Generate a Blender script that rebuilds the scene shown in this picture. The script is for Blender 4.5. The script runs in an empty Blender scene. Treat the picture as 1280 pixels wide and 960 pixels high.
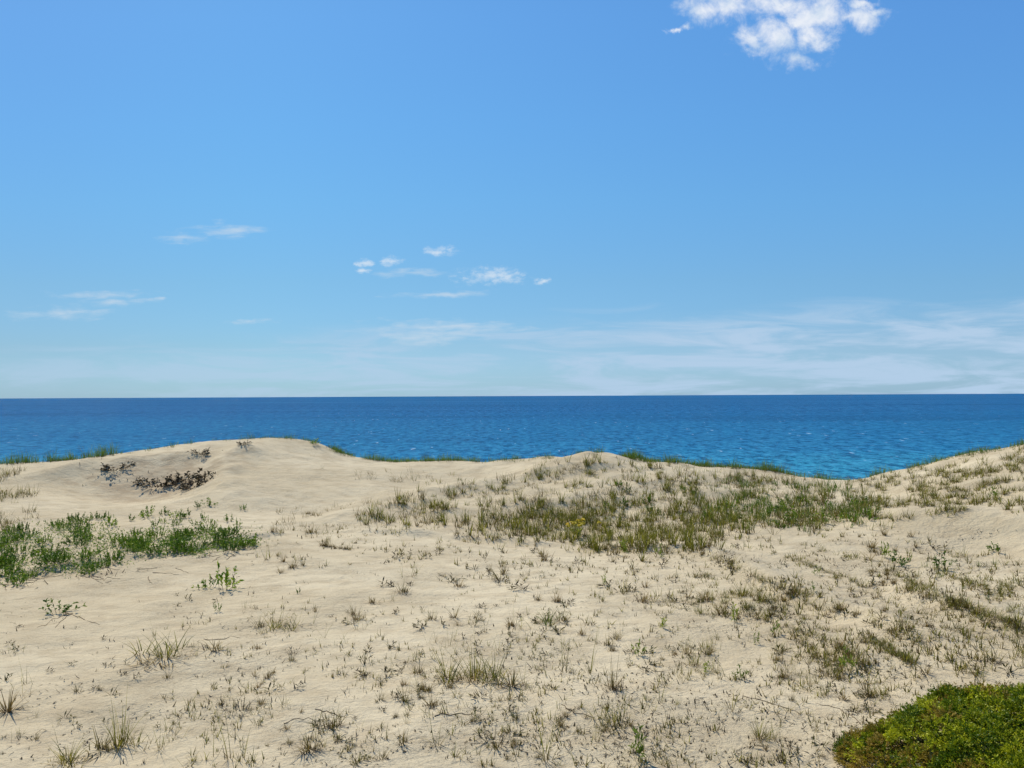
import bpy, math
import numpy as np
from mathutils import Vector, Matrix
R = math.radians
rng = np.random.default_rng(11)
U = rng.uniform
scene = bpy.context.scene
COL = scene.collection

# ------------------------------------------------------------------ camera
F = 1065.0                        # focal length in pixels of a 1280 px wide frame
EYE = Vector((0, 0, 10.0))        # ten metres above the lake
cd = bpy.data.cameras.new("camera"); cam = bpy.data.objects.new("camera", cd); COL.objects.link(cam)
cd.sensor_width = 36; cd.lens = 36 * F / 1280; cd.clip_end = 200000; cd.clip_start = 0.1
PITCH, ROLL = math.atan(15 / F), R(0.27)
Mcam = Matrix.Translation(EYE) @ Matrix.Rotation(R(90) + PITCH, 4, 'X') @ Matrix.Rotation(-ROLL, 4, 'Z')
cam.matrix_world = Mcam
scene.camera = cam
R3 = np.array(Mcam.to_3x3())

# ------------------------------------------------------------------ sky, sun, exposure
SUN_EL, SUN_AZ = R(52), R(-32)    # ahead of the viewer and to the left
scene.view_settings.view_transform = 'Standard'; scene.view_settings.look = 'None'
scene.view_settings.exposure = 0.0; scene.view_settings.gamma = 1.0
scene.view_settings.use_curve_mapping = False
sl = bpy.data.lights.new("sun", 'SUN'); sun = bpy.data.objects.new("sun", sl); COL.objects.link(sun)
sl.energy = 4.2; sl.angle = R(0.53); sl.color = (1.0, 0.94, 0.79)
sdir = Vector((math.sin(SUN_AZ) * math.cos(SUN_EL), math.cos(SUN_AZ) * math.cos(SUN_EL), math.sin(SUN_EL)))
sun.rotation_euler = sdir.to_track_quat('Z', 'Y').to_euler(); sun.location = (-20, 30, 60)

class NT:
    """small helper for wiring nodes"""
    def __init__(s, nt): s.nt = nt; s.N = nt.nodes; s.L = nt.links
    def n(s, t, **k):
        x = s.N.new(t)
        for a, b in k.items(): setattr(x, a, b)
        return x
    def put(s, sock, v):
        if isinstance(v, (int, float)): sock.default_value = v
        elif isinstance(v, (tuple, list)):
            sock.default_value = tuple(v) if len(sock.default_value) == len(v) else tuple(v) + (1,)
        elif v is not None: s.L.new(v, sock)
    def math(s, op, a, b=0.0, c=None, clamp=False):
        x = s.n('ShaderNodeMath', operation=op, use_clamp=clamp)
        s.put(x.inputs[0], a); s.put(x.inputs[1], b)
        if c is not None: s.put(x.inputs[2], c)
        return x.outputs[0]
    def mix(s, f, a, b, blend='MIX'):
        x = s.n('ShaderNodeMix', data_type='RGBA', blend_type=blend)
        s.put(x.inputs[0], f); s.put(x.inputs[6], a); s.put(x.inputs[7], b)
        return x.outputs[2]
    def ramp(s, v, lo, hi, a=0.0, b=1.0, smooth=True):
        x = s.n('ShaderNodeMapRange', interpolation_type='SMOOTHSTEP' if smooth else 'LINEAR')
        s.put(x.inputs[0], v); s.put(x.inputs[1], lo); s.put(x.inputs[2], hi); s.put(x.inputs[3], a); s.put(x.inputs[4], b)
        return x.outputs[0]
    def noise(s, vec, scale, detail=4, rough=0.55, dist=0.0, sc=(1, 1, 1), loc=(0, 0, 0)):
        if sc != (1, 1, 1) or loc != (0, 0, 0):
            m = s.n('ShaderNodeMapping'); s.L.new(vec, m.inputs[0]); m.inputs[3].default_value = sc; m.inputs[1].default_value = loc
            vec = m.outputs[0]
        x = s.n('ShaderNodeTexNoise'); s.L.new(vec, x.inputs['Vector'])
        x.inputs['Scale'].default_value = scale; x.inputs['Detail'].default_value = detail
        x.inputs['Roughness'].default_value = rough; x.inputs['Distortion'].default_value = dist
        return x.outputs[0]
    def bump(s, h, strength, dist, prev=None):
        x = s.n('ShaderNodeBump'); s.put(x.inputs['Height'], h); s.put(x.inputs['Strength'], strength)
        s.put(x.inputs['Distance'], dist); s.put(x.inputs['Normal'], prev)
        return x.outputs[0]

world = bpy.data.worlds.new("World"); scene.world = world; world.use_nodes = True
W = NT(world.node_tree); W.N.clear()
sky = W.n('ShaderNodeTexSky', sky_type='NISHITA', sun_disc=False)
sky.sun_elevation = SUN_EL; sky.sun_rotation = SUN_AZ; sky.altitude = 100
sky.air_density = 1.0; sky.dust_density = 0.35; sky.ozone_density = 4.0
tc = W.n('ShaderNodeTexCoord'); D = tc.outputs['Generated']
sp = W.n('ShaderNodeSeparateXYZ'); W.L.new(D, sp.inputs[0])
yy = W.math('MAXIMUM', sp.outputs[1], 0.02)
cu, cv = W.math('DIVIDE', sp.outputs[0], yy), W.math('DIVIDE', sp.outputs[2], yy)
cb = W.n('ShaderNodeCombineXYZ'); W.L.new(cu, cb.inputs[0]); W.L.new(cv, cb.inputs[1])
UV = cb.outputs[0]
wsp = W.n('ShaderNodeSeparateXYZ'); wn = W.n('ShaderNodeTexNoise'); W.L.new(UV, wn.inputs['Vector']); wn.inputs['Scale'].default_value = 16; wn.inputs['Detail'].default_value = 6; wn.inputs['Roughness'].default_value = 0.62; W.L.new(wn.outputs[1], wsp.inputs[0])
WU = W.math('ADD', cu, W.math('MULTIPLY', W.math('SUBTRACT', wsp.outputs[0], 0.5), 0.085)); WV = W.math('ADD', cv, W.math('MULTIPLY', W.math('SUBTRACT', wsp.outputs[1], 0.5), W.ramp(cv, 0.2, 0.4, 0.02, 0.06)))
ahead = W.ramp(sp.outputs[1], 0.05, 0.3)
def dirpx(px, py): return ((px - 640) / F, (495 - py) / F)
def puff(px, py, rx, ry):
    u0, v0 = dirpx(px, py)
    a = W.math('DIVIDE', W.math('SUBTRACT', WU, u0), rx / F)
    b = W.math('DIVIDE', W.math('SUBTRACT', WV, v0), ry / F)
    d = W.math('SQRT', W.math('ADD', W.math('MULTIPLY', a, a), W.math('MULTIPLY', b, b)))
    return W.math('SUBTRACT', 1.0, d, clamp=False)
def puffs(lst):
    r = None
    for p in lst:
        q = puff(*p); r = q if r is None else W.math('MAXIMUM', r, q)
    return W.math('MAXIMUM', r, -1.5)
grade = W.n('ShaderNodeValToRGB'); W.L.new(W.math('MULTIPLY', cv, 2.0), grade.inputs[0])      # the camera's rendering of a clear lake sky, by height above the horizon
e = grade.color_ramp.elements; GR = [(0.0, (.49, .87, 1.36)), (.12, (.56, .84, 1.10)), (.27, (.62, .95, 1.10)), (.46, (.66, 1.12, 1.27)), (.64, (.69, 1.21, 1.40)), (.90, (.735, 1.28, 1.52))]
e[0].position = 0.0; e[0].color = tuple(k / 2 for k in GR[0][1]) + (1,); e[1].position = .90; e[1].color = tuple(k / 2 for k in GR[-1][1]) + (1,)
for p_, c_ in GR[1:-1]: q = e.new(p_); q.color = tuple(k / 2 for k in c_) + (1,)
SKYTINT = W.n('ShaderNodeVectorMath', operation='SCALE'); W.L.new(W.mix(1.0, sky.outputs[0], grade.outputs[0], 'MULTIPLY'), SKYTINT.inputs[0]); SKYTINT.inputs[3].default_value = 1.94
SKYTINT = W.mix(1.0, SKYTINT.outputs[0], W.mix(W.ramp(cu, -0.62, -0.25), (0.93, 0.90, 0.93, 1), W.mix(W.ramp(cu, -0.35, 0.65, smooth=False), (1, 1, 1, 1), (1.12, 1.10, 1.17, 1))), 'MULTIPLY')
# heaps: the broken cumulus high on the right
big = puffs([(890, 8, 44, 26), (925, 14, 50, 26), (985, 4, 90, 20), (1035, 20, 54, 28), (1068, 22, 46, 18), (1095, 12, 26, 10), (972, 44, 56, 32), (1000, 70, 34, 20), (1020, 48, 30, 20), (858, 28, 14, 9), (848, 34, 10, 7), (940, 60, 40, 16), (1080, 2, 34, 9), (1005, 30, 40, 24)])
n1 = W.noise(UV, 26, 9, 0.66, 0.35)
m1 = W.ramp(W.math('ADD', W.math('MULTIPLY', big, 1.1), W.math('MULTIPLY', W.math('SUBTRACT', n1, 0.50), 2.9)), -0.10, 1.25, 0, 0.93)
# small flat-bottomed puffs low over the lake
sm = puffs([(615, 346, 46, 13), (677, 351, 14, 5), (555, 313, 24, 8), (488, 324, 17, 8), (455, 326, 12, 6), (455, 335, 9, 4)])
n2 = W.noise(UV, 75, 7, 0.68, 0.2, sc=(1, 2.0, 1))
m2 = W.ramp(W.math('ADD', W.math('MULTIPLY', sm, 0.7), W.math('MULTIPLY', W.math('SUBTRACT', n2, 0.5), 1.9)), -0.05, 0.95, 0, 0.85)
wi = puffs([(228, 296, 32, 7), (285, 284, 52, 10), (125, 366, 62, 6), (75, 390, 70, 8), (150, 376, 50, 6), (520, 340, 50, 5), (200, 373, 12, 4), (560, 410, 110, 10), (540, 420, 80, 12), (310, 400, 30, 4), (560, 367, 60, 5)])
n3 = W.noise(UV, 30, 6, 0.6, 0.4, sc=(1, 5, 1), loc=(3, 1, 0))
m3 = W.ramp(W.math('ADD', W.math('MULTIPLY', wi, 0.7), W.math('MULTIPLY', W.math('SUBTRACT', n3, 0.5), 1.8)), -0.15, 1.0, 0, 0.75)
# thin bank of veil cloud above the horizon, thicker to the right
n4 = W.noise(UV, 7.5, 8, 0.62, 0.6, sc=(0.9, 6.5, 1), loc=(1.3, 4, 0))
edge = W.math('ADD', W.math('MULTIPLY', cu, 0.045), 0.095)
below = W.ramp(W.math('SUBTRACT', W.math('ADD', edge, W.math('MULTIPLY', W.math('SUBTRACT', n4, 0.5), 0.06)), cv), -0.004, 0.05)
m4 = W.math('MULTIPLY', W.math('MULTIPLY', below, W.ramp(n4, 0.38, 0.62, 0.25, 1.0)), W.ramp(cu, -0.6, 0.4, 0.55, 0.95))
shade = W.ramp(W.noise(UV, 22, 4, 0.5, 0.4, loc=(0, -0.012, 0)), 0.36, 0.58)
c1 = W.mix(shade, (7.2, 8.6, 10.2, 1), (11.0, 11.2, 11.5, 1))
col = W.mix(m4, SKYTINT, (5.4, 7.3, 9.5, 1))
col = W.mix(m3, col, (6.6, 8.1, 9.6, 1))
col = W.mix(W.math('MULTIPLY', m2, 0.9), col, (8.6, 9.6, 10.6, 1))
col = W.mix(W.math('MULTIPLY', W.math('MULTIPLY', m1, ahead), 0.93), col, c1)
bg = W.n('ShaderNodeBackground'); W.L.new(col, bg.inputs[0]); bg.inputs[1].default_value = 0.085
wo = W.n('ShaderNodeOutputWorld'); W.L.new(bg.outputs[0], wo.inputs[0])

# ------------------------------------------------------------------ terrain heights
def ray(px, py):
    """direction(s) from the eye through photo pixels, scaled to y = 1"""
    px, py = np.asarray(px, float), np.asarray(py, float)
    v = np.stack([(px - 640) / F, (480 - py) / F, -np.ones_like(px)], -1) @ R3.T
    return v / v[..., 1:2]
CP = [  # px, py, distance ahead (m): the lie of the sand
 (-420, 960, 8.6), (0, 960, 8.4), (320, 960, 8.2), (640, 960, 8.1), (960, 960, 8.0), (1280, 960, 7.8), (1700, 960, 7.6),
 (0, 880, 10.0), (320, 880, 9.9), (640, 880, 9.7), (960, 880, 9.5), (1280, 880, 9.2),
 (-420, 800, 12.8), (0, 800, 12.6), (320, 800, 12.4), (640, 800, 12.2), (960, 800, 12.0), (1280, 800, 11.2), (1700, 800, 10.8),
 (0, 750, 15.6), (320, 740, 15.6), (640, 740, 15.4), (960, 745, 14.6), (1130, 790, 12.2), (1280, 745, 13.6),
 (0, 727, 17.6), (150, 712, 18.2), (320, 700, 18.8), (480, 690, 20.0), (640, 690, 20.2), (800, 700, 19.4), (960, 700, 18.0), (1120, 700, 16.9), (1280, 700, 16.0),
 (0, 695, 20.2), (150, 680, 21.4), (320, 668, 22.0), (480, 668, 22.6), (640, 676, 22.4), (760, 686, 21.6), (900, 668, 21.4), (1080, 660, 20.8), (1200, 665, 18.8), (1280, 665, 18.2),
 (0, 660, 23.6), (160, 650, 25.0), (320, 645, 25.4), (480, 650, 25.4), (640, 655, 25.2), (760, 662, 24.8), (900, 645, 24.6), (1040, 640, 24.0), (1180, 640, 21.4), (1280, 635, 20.8),
 (0, 615, 29.4), (160, 612, 30.0), (320, 608, 30.2), (480, 612, 30.2), (640, 628, 28.0), (740, 620, 28.0), (860, 618, 28.2), (1000, 618, 28.4), (1120, 612, 26.8), (1280, 595, 24.4),
 (0, 592, 32.6), (160, 585, 33.4), (250, 572, 34.8), (340, 568, 35.4), (440, 585, 34.4), (560, 592, 33.8), (660, 592, 32.2), (740, 588, 31.2), (860, 592, 31.0), (1000, 602, 31.4), (1120, 598, 29.4), (1200, 580, 28.0), (1280, 568, 27.0),
]
CREST = [  # px, py, distance of the skyline
 (-420, 582, 34), (-200, 590, 34.5), (0, 583, 35.0), (60, 577, 35.4), (130, 569, 35.8), (190, 562, 36.4), (240, 556, 37.0), (290, 551, 37.6), (340, 549, 38.0), (385, 553, 38.0),
 (430, 569, 37.6), (480, 576, 37.2), (540, 579, 36.8), (600, 579, 36.2), (660, 576, 35.4), (700, 572, 34.6), (745, 570, 34.0), (800, 574, 33.8), (860, 580, 33.6),
 (920, 585, 33.6), (980, 592, 33.6), (1040, 605, 33.6), (1085, 600, 33.0), (1140, 584, 32.2), (1200, 571, 31.2), (1240, 563, 30.6), (1280, 553, 30.0), (1400, 527, 29.0), (1700, 505, 28.5),
]
def wpt(px, py, d): v = ray(px, py); return (v[0] * d, d, EYE.z + v[2] * d)
pts = [wpt(*c) for c in CP] + [wpt(*c) for c in CREST]
for c in CREST:                                     # keep rising gently past the skyline; the drop is added below
    x, y, z = wpt(*c); k = (y + 5) / y; pts.append((x * k, y + 5, z - 0.02))
pts += [(-7, 2, 6.45), (0, 2, 6.45), (7, 2, 6.5), (-14, -6, 6.5), (14, -6, 6.6), (0, -6, 6.5)]
pts = np.array(pts)
def tps_k(r2): return 0.5 * r2 * np.log(r2 + 1e-9)
A = pts[:, :2]; n = len(A)
K = tps_k(((A[:, None] - A[None]) ** 2).sum(-1)) + np.eye(n) * 0.25
Pm = np.c_[np.ones(n), A]
sol = np.linalg.solve(np.block([[K, Pm], [Pm.T, np.zeros((3, 3))]]), np.r_[pts[:, 2], 0, 0, 0])
cr = np.array([wpt(*c) for c in CREST]); cang = cr[:, 0] / cr[:, 1]
def crest_y(x, y): return np.interp(x / np.maximum(y, 6), cang, cr[:, 1])

def hash2(ix, iy, s):
    h = (ix * 374761393 + iy * 668265263 + s * 1442695041) & 0xffffffff
    h = ((h ^ (h >> 13)) * 1274126177) & 0xffffffff
    return ((h ^ (h >> 16)) & 0xffff) / 65535.0
def vnoise(x, y, s=0):
    ix, iy = np.floor(x).astype(np.int64), np.floor(y).astype(np.int64)
    fx, fy = x - ix, y - iy
    fx = fx ** 3 * (fx * (fx * 6 - 15) + 10); fy = fy ** 3 * (fy * (fy * 6 - 15) + 10)
    a, b, c, d = hash2(ix, iy, s), hash2(ix + 1, iy, s), hash2(ix, iy + 1, s), hash2(ix + 1, iy + 1, s)
    return (a * (1 - fx) + b * fx) * (1 - fy) + (c * (1 - fx) + d * fx) * fy - 0.5
RIDGES = [  # low wind-built sand lips that run down the right-hand slope: photo pixels, height
 ([(865, 688), (905, 703), (950, 724), (1000, 742), (1050, 762), (1100, 782), (1150, 806)], 0.13),
 ([(930, 758), (985, 782), (1040, 806), (1085, 832)], 0.08),
 ([(1130, 735), (1180, 752), (1240, 772), (1290, 790)], 0.12),
 ([(1080, 800), (1130, 822), (1170, 850)], 0.07),
 ([(-60, 730), (0, 722), (60, 716), (140, 702), (230, 690), (330, 672)], 0.10),
 ([(460, 668), (560, 672), (650, 680), (740, 688), (830, 690)], 0.10),
 ([(450, 645), (510, 625), (570, 612), (640, 600), (695, 588), (740, 580)], 0.34, 2.4),      # shoulder of the middle mound
 ([(306, 556), (290, 575), (278, 598), (284, 622)], 0.34, 2.0),                            # spur on the left dune
 ([(60, 592), (110, 582), (170, 575), (230, 567)], 0.22, 1.6),
 ([(1130, 648), (1190, 646), (1290, 650)], 0.22, 1.6), ([(1150, 690), (1210, 700), (1290, 704)], 0.12, 1.4),
 ([(880, 610), (960, 620), (1030, 628)], 0.2, 2.0), ([(560, 640), (640, 632), (730, 622), (800, 612)], 0.16, 2.0),
]
HOLLOWS = [(175, 604, 0.60, 2.8), (1235, 674, 0.36, 2.0), (560, 598, 0.2, 2.6), (1060, 745, 0.12, 1.6), (430, 630, 0.2, 2.2)]      # photo pixels, depth, radius
def flat_hit(px, py, z0):                           # rough spot on the sand, refined below
    v = ray(px, py); t = np.full(np.shape(px), 12.0)
    for _ in range(25): t = np.clip((z0(v[..., 0] * t, t) - EYE.z) / v[..., 2], 3, 60) * 0.5 + t * 0.5
    return v[..., 0] * t, t
def base(x, y):
    x, y = np.asarray(x, float), np.asarray(y, float); sh = x.shape
    P = np.c_[x.ravel(), y.ravel()]; out = np.empty(len(P))
    for i in range(0, len(P), 20000):
        q = P[i:i + 20000]
        out[i:i + 20000] = tps_k(((q[:, None] - A[None]) ** 2).sum(-1)) @ sol[:n] + sol[n] + q @ sol[n + 1:]
    return out.reshape(sh)
RW = []
for pl, h, *wf in RIDGES:
    q = np.array(pl, float); RW.append((np.stack(flat_hit(q[:, 0], q[:, 1], base), 1), h, wf[0] if wf else 1.0))
HW = [(*[float(k[0]) for k in flat_hit(np.array([a]), np.array([b]), base)], d, r) for a, b, d, r in HOLLOWS]
XS = np.arange(-70, 70.01, 0.1); YS = np.arange(-12, 130.01, 0.1)
def build_grid():
    cx, cy = np.arange(-70, 70.01, 0.5), np.arange(-12, 130.01, 0.5)
    gx, gy = np.meshgrid(cx, cy, indexing='ij')
    z = base(gx, gy)
    # bilinear up to 0.1 m is enough, the surface is smooth
    zi = np.array([np.interp(YS, cy, r) for r in z]); zi = np.array([np.interp(XS, cx, c) for c in zi.T]).T
    gx, gy = np.meshgrid(XS, YS, indexing='ij')
    yc = crest_y(gx, gy)
    past = np.maximum(gy - yc - 0.3, 0)
    zi = np.where(past > 4.5, np.interp(gx / np.maximum(gy, 6), cang, cr[:, 2]), zi)
    w = np.clip(past / 4.5, 0, 1); w = w * w * (3 - 2 * w)
    zc = np.interp(gx / np.maximum(gy, 6), cang, cr[:, 2])
    zi = zi * (1 - w) + zc * w
    zi = zi - 0.34 * np.maximum(past - 0.0, 0) * np.clip(past / 2.0, 0.25, 1)
    beach = 0.9 - (gy - 60) * 0.035
    zi = np.maximum(zi, beach)                      # flat beach, then down under the lake
    zi = np.clip(zi, -6, 14.5)
    near = np.clip(gy / 30, 0.25, 1)
    veg = np.clip((gy - 20) / 3, 0, 1) * np.clip((gx + 4) / 5, 0, 1)        # hummocks where grass holds the sand
    zi += 0.16 * vnoise(gx / 3.1, gy / 2.6, 1) * near + 0.10 * vnoise(gx / 1.3, gy / 1.1, 2) * near * (0.5 + 1.2 * veg)
    zi += 0.055 * vnoise(gx / 0.62, gy / 0.5, 3) * (0.6 + 1.1 * veg)
    zi += 0.022 * vnoise(gx / 0.27, gy / 0.22, 4)
    for hx_, hy_, dp, hr in HW: zi -= dp * np.exp(-((gx - hx_) ** 2 + ((gy - hy_) * 1.2) ** 2) / hr ** 2)
    for q, h, wf in RW:
        best = np.full(gx.shape, 30.0); sd = np.zeros_like(gx)
        for a, b in zip(q[:-1], q[1:]):
            ab = b - a; L2 = ab @ ab
            t = np.clip(((gx - a[0]) * ab[0] + (gy - a[1]) * ab[1]) / L2, 0, 1)
            dx, dy = gx - a[0] - t * ab[0], gy - a[1] - t * ab[1]; d = np.hypot(dx, dy)
            s_ = np.sign(ab[0] * dy - ab[1] * dx)
            m = d < best; best = np.where(m, d, best); sd = np.where(m, s_, sd)
        wid = np.where(sd > 0, 0.55, 0.22 if wf == 1 else 0.45) * wf
        zi += (1.7 if wf == 1 else 1.3) * h * np.exp(-(best / wid) ** 2) * (0.7 + 0.6 * vnoise(gx / 0.9, gy / 0.9, 5))
    return zi
HZ = build_grid()
def height(x, y):
    x, y = np.asarray(x, float), np.asarray(y, float)
    u = np.clip((x - XS[0]) / 0.1, 0, len(XS) - 1.001); v = np.clip((y - YS[0]) / 0.1, 0, len(YS) - 1.001)
    i, j = u.astype(int), v.astype(int); u, v = u - i, v - j
    return (HZ[i, j] * (1 - u) + HZ[i + 1, j] * u) * (1 - v) + (HZ[i, j + 1] * (1 - u) + HZ[i + 1, j + 1] * u) * v
def hit(px, py):
    """where the line of sight through photo pixels first meets the sand (nan where it meets none)"""
    px, py = np.atleast_1d(np.asarray(px, float)), np.atleast_1d(np.asarray(py, float))
    v = ray(px, py); t = np.geomspace(4, 44, 900)
    d = EYE.z + v[:, 2:3] * t - height(v[:, 0:1] * t, np.broadcast_to(t, (len(px), len(t))))
    k = np.argmax(d < 0, 1); ok = (d < 0).any(1) & (k > 0)
    k = np.maximum(k, 1); a, b = d[np.arange(len(px)), k - 1], d[np.arange(len(px)), k]
    tt = t[k - 1] + (t[k] - t[k - 1]) * a / (a - b + 1e-9)
    return v[:, 0] * tt, tt, ok

# ------------------------------------------------------------------ materials
def material(name):
    m = bpy.data.materials.new(name); m.use_nodes = True; T = NT(m.node_tree)
    return m, T, T.N['Principled BSDF']
sand_m, T, P = material("dune sand")
g = T.n('ShaderNodeNewGeometry').outputs['Position']
big_n = T.noise(g, 0.22, 4, 0.55); mid_n = T.noise(g, 1.7, 6, 0.6, sc=(1, 1.3, 1)); fine = T.noise(g, 26, 5, 0.65); grain = T.noise(g, 210, 2, 0.6)
c = T.mix(T.ramp(big_n, 0.35, 0.65), (0.595, 0.482, 0.315, 1), (0.68, 0.565, 0.385, 1))
c = T.mix(T.ramp(mid_n, 0.42, 0.7, 0, 0.55), c, (0.44, 0.335, 0.205, 1))
streak = T.noise(g, 2.2, 7, 0.7, 1.2, sc=(0.9, 1.7, 1), loc=(4, 2, 0))
c = T.mix(T.ramp(streak, 0.56, 0.72, 0, 0.35), c, (0.40, 0.31, 0.20, 1))
c = T.mix(T.ramp(fine, 0.54, 0.74, 0, 0.6), c, (0.34, 0.26, 0.165, 1))
c = T.mix(T.ramp(T.noise(g, 62, 3, 0.6), 0.60, 0.70, 0, 0.5), c, (0.22, 0.17, 0.11, 1))
c = T.mix(T.ramp(grain, 0.45, 0.75, 0, 0.3), c, (0.66, 0.58, 0.43, 1))
pyc = T.n('ShaderNodeSeparateXYZ'); T.L.new(g, pyc.inputs[0])
# reddish sand and the shade on the left-hand dune's face, put into the colour
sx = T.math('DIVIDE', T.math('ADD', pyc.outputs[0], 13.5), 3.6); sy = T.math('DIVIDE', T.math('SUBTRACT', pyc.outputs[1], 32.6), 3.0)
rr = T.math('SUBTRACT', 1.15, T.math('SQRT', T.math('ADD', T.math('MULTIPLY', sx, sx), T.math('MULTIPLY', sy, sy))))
red_shade = T.ramp(T.math('ADD', rr, T.math('MULTIPLY', T.math('SUBTRACT', mid_n, 0.5), 1.6)), 0.1, 1.1, 0, 0.5)
c = T.mix(red_shade, c, (0.36, 0.25, 0.155, 1))
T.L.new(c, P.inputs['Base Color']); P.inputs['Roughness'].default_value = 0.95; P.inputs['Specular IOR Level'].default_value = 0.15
b1 = T.bump(T.noise(g, 2.6, 6, 0.62, 0.3, sc=(1, 1.2, 1)), 0.65, 0.12)
rough = T.ramp(T.noise(g, 0.55, 3, 0.5), 0.38, 0.62, 0.15, 1.0)
b2 = T.bump(T.noise(g, 11, 6, 0.68, 0.3), rough, 0.05, b1)
vor = T.n('ShaderNodeTexVoronoi', feature='SMOOTH_F1'); T.L.new(g, vor.inputs['Vector']); vor.inputs['Scale'].default_value = 9
b3 = T.bump(T.ramp(vor.outputs[0], 0.0, 0.35), T.math('MULTIPLY', rough, 0.6), 0.022, b2)
b4 = T.bump(fine, 0.9, 0.016, b3)
T.L.new(b4, P.inputs['Normal'])

water_m, T, P = material("lake water")
g = T.n('ShaderNodeNewGeometry').outputs['Position']
s = T.n('ShaderNodeSeparateXYZ'); T.L.new(g, s.inputs[0])
wob = T.noise(g, 0.012, 3, 0.5)
dist = T.math('ADD', s.outputs[1], T.math('MULTIPLY', T.math('SUBTRACT', wob, 0.5), 90))
wr = T.n('ShaderNodeValToRGB'); T.L.new(T.math('LOGARITHM', T.math('DIVIDE', T.math('MAXIMUM', dist, 60), 60), 10), wr.inputs[0])   # log scale of the way offshore: shallows to deep
e = wr.color_ramp.elements; wr.color_ramp.interpolation = 'EASE'
e[0].position = 0.16; e[0].color = (0.060, 0.36, 0.46, 1)
e[1].position = 1.0; e[1].color = (0.008, 0.105, 0.29, 1)
for p_, c_ in ((0.29, (0.030, 0.275, 0.44, 1)), (0.42, (0.014, 0.182, 0.375, 1)), (0.62, (0.010, 0.148, 0.335, 1)), (0.85, (0.008, 0.128, 0.32, 1))):
    q = e.new(p_); q.color = c_
yd = s.outputs[1]
ripple = T.noise(g, 1.6, 3, 0.6, 0.3, sc=(1.1, 1.0, 1)); chop = T.noise(g, 0.62, 4, 0.66, 0.4, sc=(1.2, 1.0, 1))
swell = T.noise(g, 0.23, 4, 0.7, 0.4, sc=(2.2, 0.8, 1)); gust = T.noise(g, 0.08, 5, 0.72, 0.4, sc=(3.6, 0.6, 1)); broad = T.noise(g, 0.0035, 6, 0.65, 0.3, sc=(0.25, 1.0, 1))
DK, DK2 = (0.002, 0.055, 0.16, 1), (0.06, 0.32, 0.56, 1)  # dark and bright wave faces: their shading and reflected sky put into the colour
wc = wr.outputs[0]
for nz, fade in ((ripple, T.ramp(yd, 120, 260, 0.62, 0.15)), (chop, T.ramp(yd, 200, 600, 0.68, 0.25)), (swell, T.ramp(yd, 300, 1500, 0.75, 0.5)), (gust, T.ramp(yd, 200, 700, 0.1, 0.8)), (broad, 0.3)):
    wc = T.mix(T.math('MULTIPLY', T.ramp(nz, 0.51, 0.60), fade), wc, DK)
    wc = T.mix(T.math('MULTIPLY', T.ramp(nz, 0.49, 0.38), T.math('MULTIPLY', fade, 0.34)), wc, DK2)
glints = T.ramp(T.noise(g, 0.55, 2, 0.6, 0, sc=(1.2, 0.22, 1)), 0.70, 0.76, 0, 0.95)      # white specks: sun glints put into the water colour
wc = T.mix(T.math('MULTIPLY', glints, T.ramp(yd, 130, 1200, 1, 0.3)), wc, (0.55, 0.70, 0.80, 1))
h1 = T.bump(chop, 0.9, 2.5); h2 = T.bump(swell, 0.8, 6.0, h1); h3 = T.bump(T.noise(g, 2.0, 5, 0.65, sc=(0.5, 1, 1)), 0.9, 0.5, h2)
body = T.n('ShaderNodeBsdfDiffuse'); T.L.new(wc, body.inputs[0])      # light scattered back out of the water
gl = T.n('ShaderNodeBsdfGlossy'); gl.inputs['Roughness'].default_value = 0.2; T.L.new(h3, gl.inputs['Normal'])
mx = T.n('ShaderNodeMixShader'); mx.inputs[0].default_value = 0.04; T.L.new(body.outputs[0], mx.inputs[1]); T.L.new(gl.outputs[0], mx.inputs[2])
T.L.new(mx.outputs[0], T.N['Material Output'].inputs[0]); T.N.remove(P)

def plant_mat(name, green, tip, root, trans=0.35, rough=0.6, var=0.25):
    """leaf colour from the 'tint' attribute (x: random per leaf, y: root to tip) and a per-object shift"""
    m, T, P = material(name)
    at = T.n('ShaderNodeAttribute', attribute_name='tint'); sp = T.n('ShaderNodeSeparateXYZ'); T.L.new(at.outputs['Vector'], sp.inputs[0])
    oi = T.n('ShaderNodeObjectInfo').outputs['Random']
    c = T.mix(T.ramp(sp.outputs[0], 0.25, 0.95), green, tip)
    c = T.mix(T.ramp(sp.outputs[1], 0.0, 0.35, 1, 0), c, root)
    hs = T.n('ShaderNodeHueSaturation'); T.L.new(c, hs.inputs['Color'])
    T.L.new(T.math('ADD', T.math('MULTIPLY', oi, -0.03), 0.515), hs.inputs['Hue'])
    T.L.new(T.math('ADD', T.math('MULTIPLY', oi, var * 2), 1 - var), hs.inputs['Value'])
    T.L.new(hs.outputs[0], P.inputs['Base Color']); P.inputs['Roughness'].default_value = rough
    P.inputs['Specular IOR Level'].default_value = 0.3
    if trans:
        tr = T.n('ShaderNodeBsdfTranslucent'); T.L.new(hs.outputs[0], tr.inputs[0])
        mx = T.n('ShaderNodeMixShader'); mx.inputs[0].default_value = trans
        T.L.new(P.outputs[0], mx.inputs[1]); T.L.new(tr.outputs[0], mx.inputs[2])
        T.L.new(mx.outputs[0], T.N['Material Output'].inputs[0])
    return m
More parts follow.
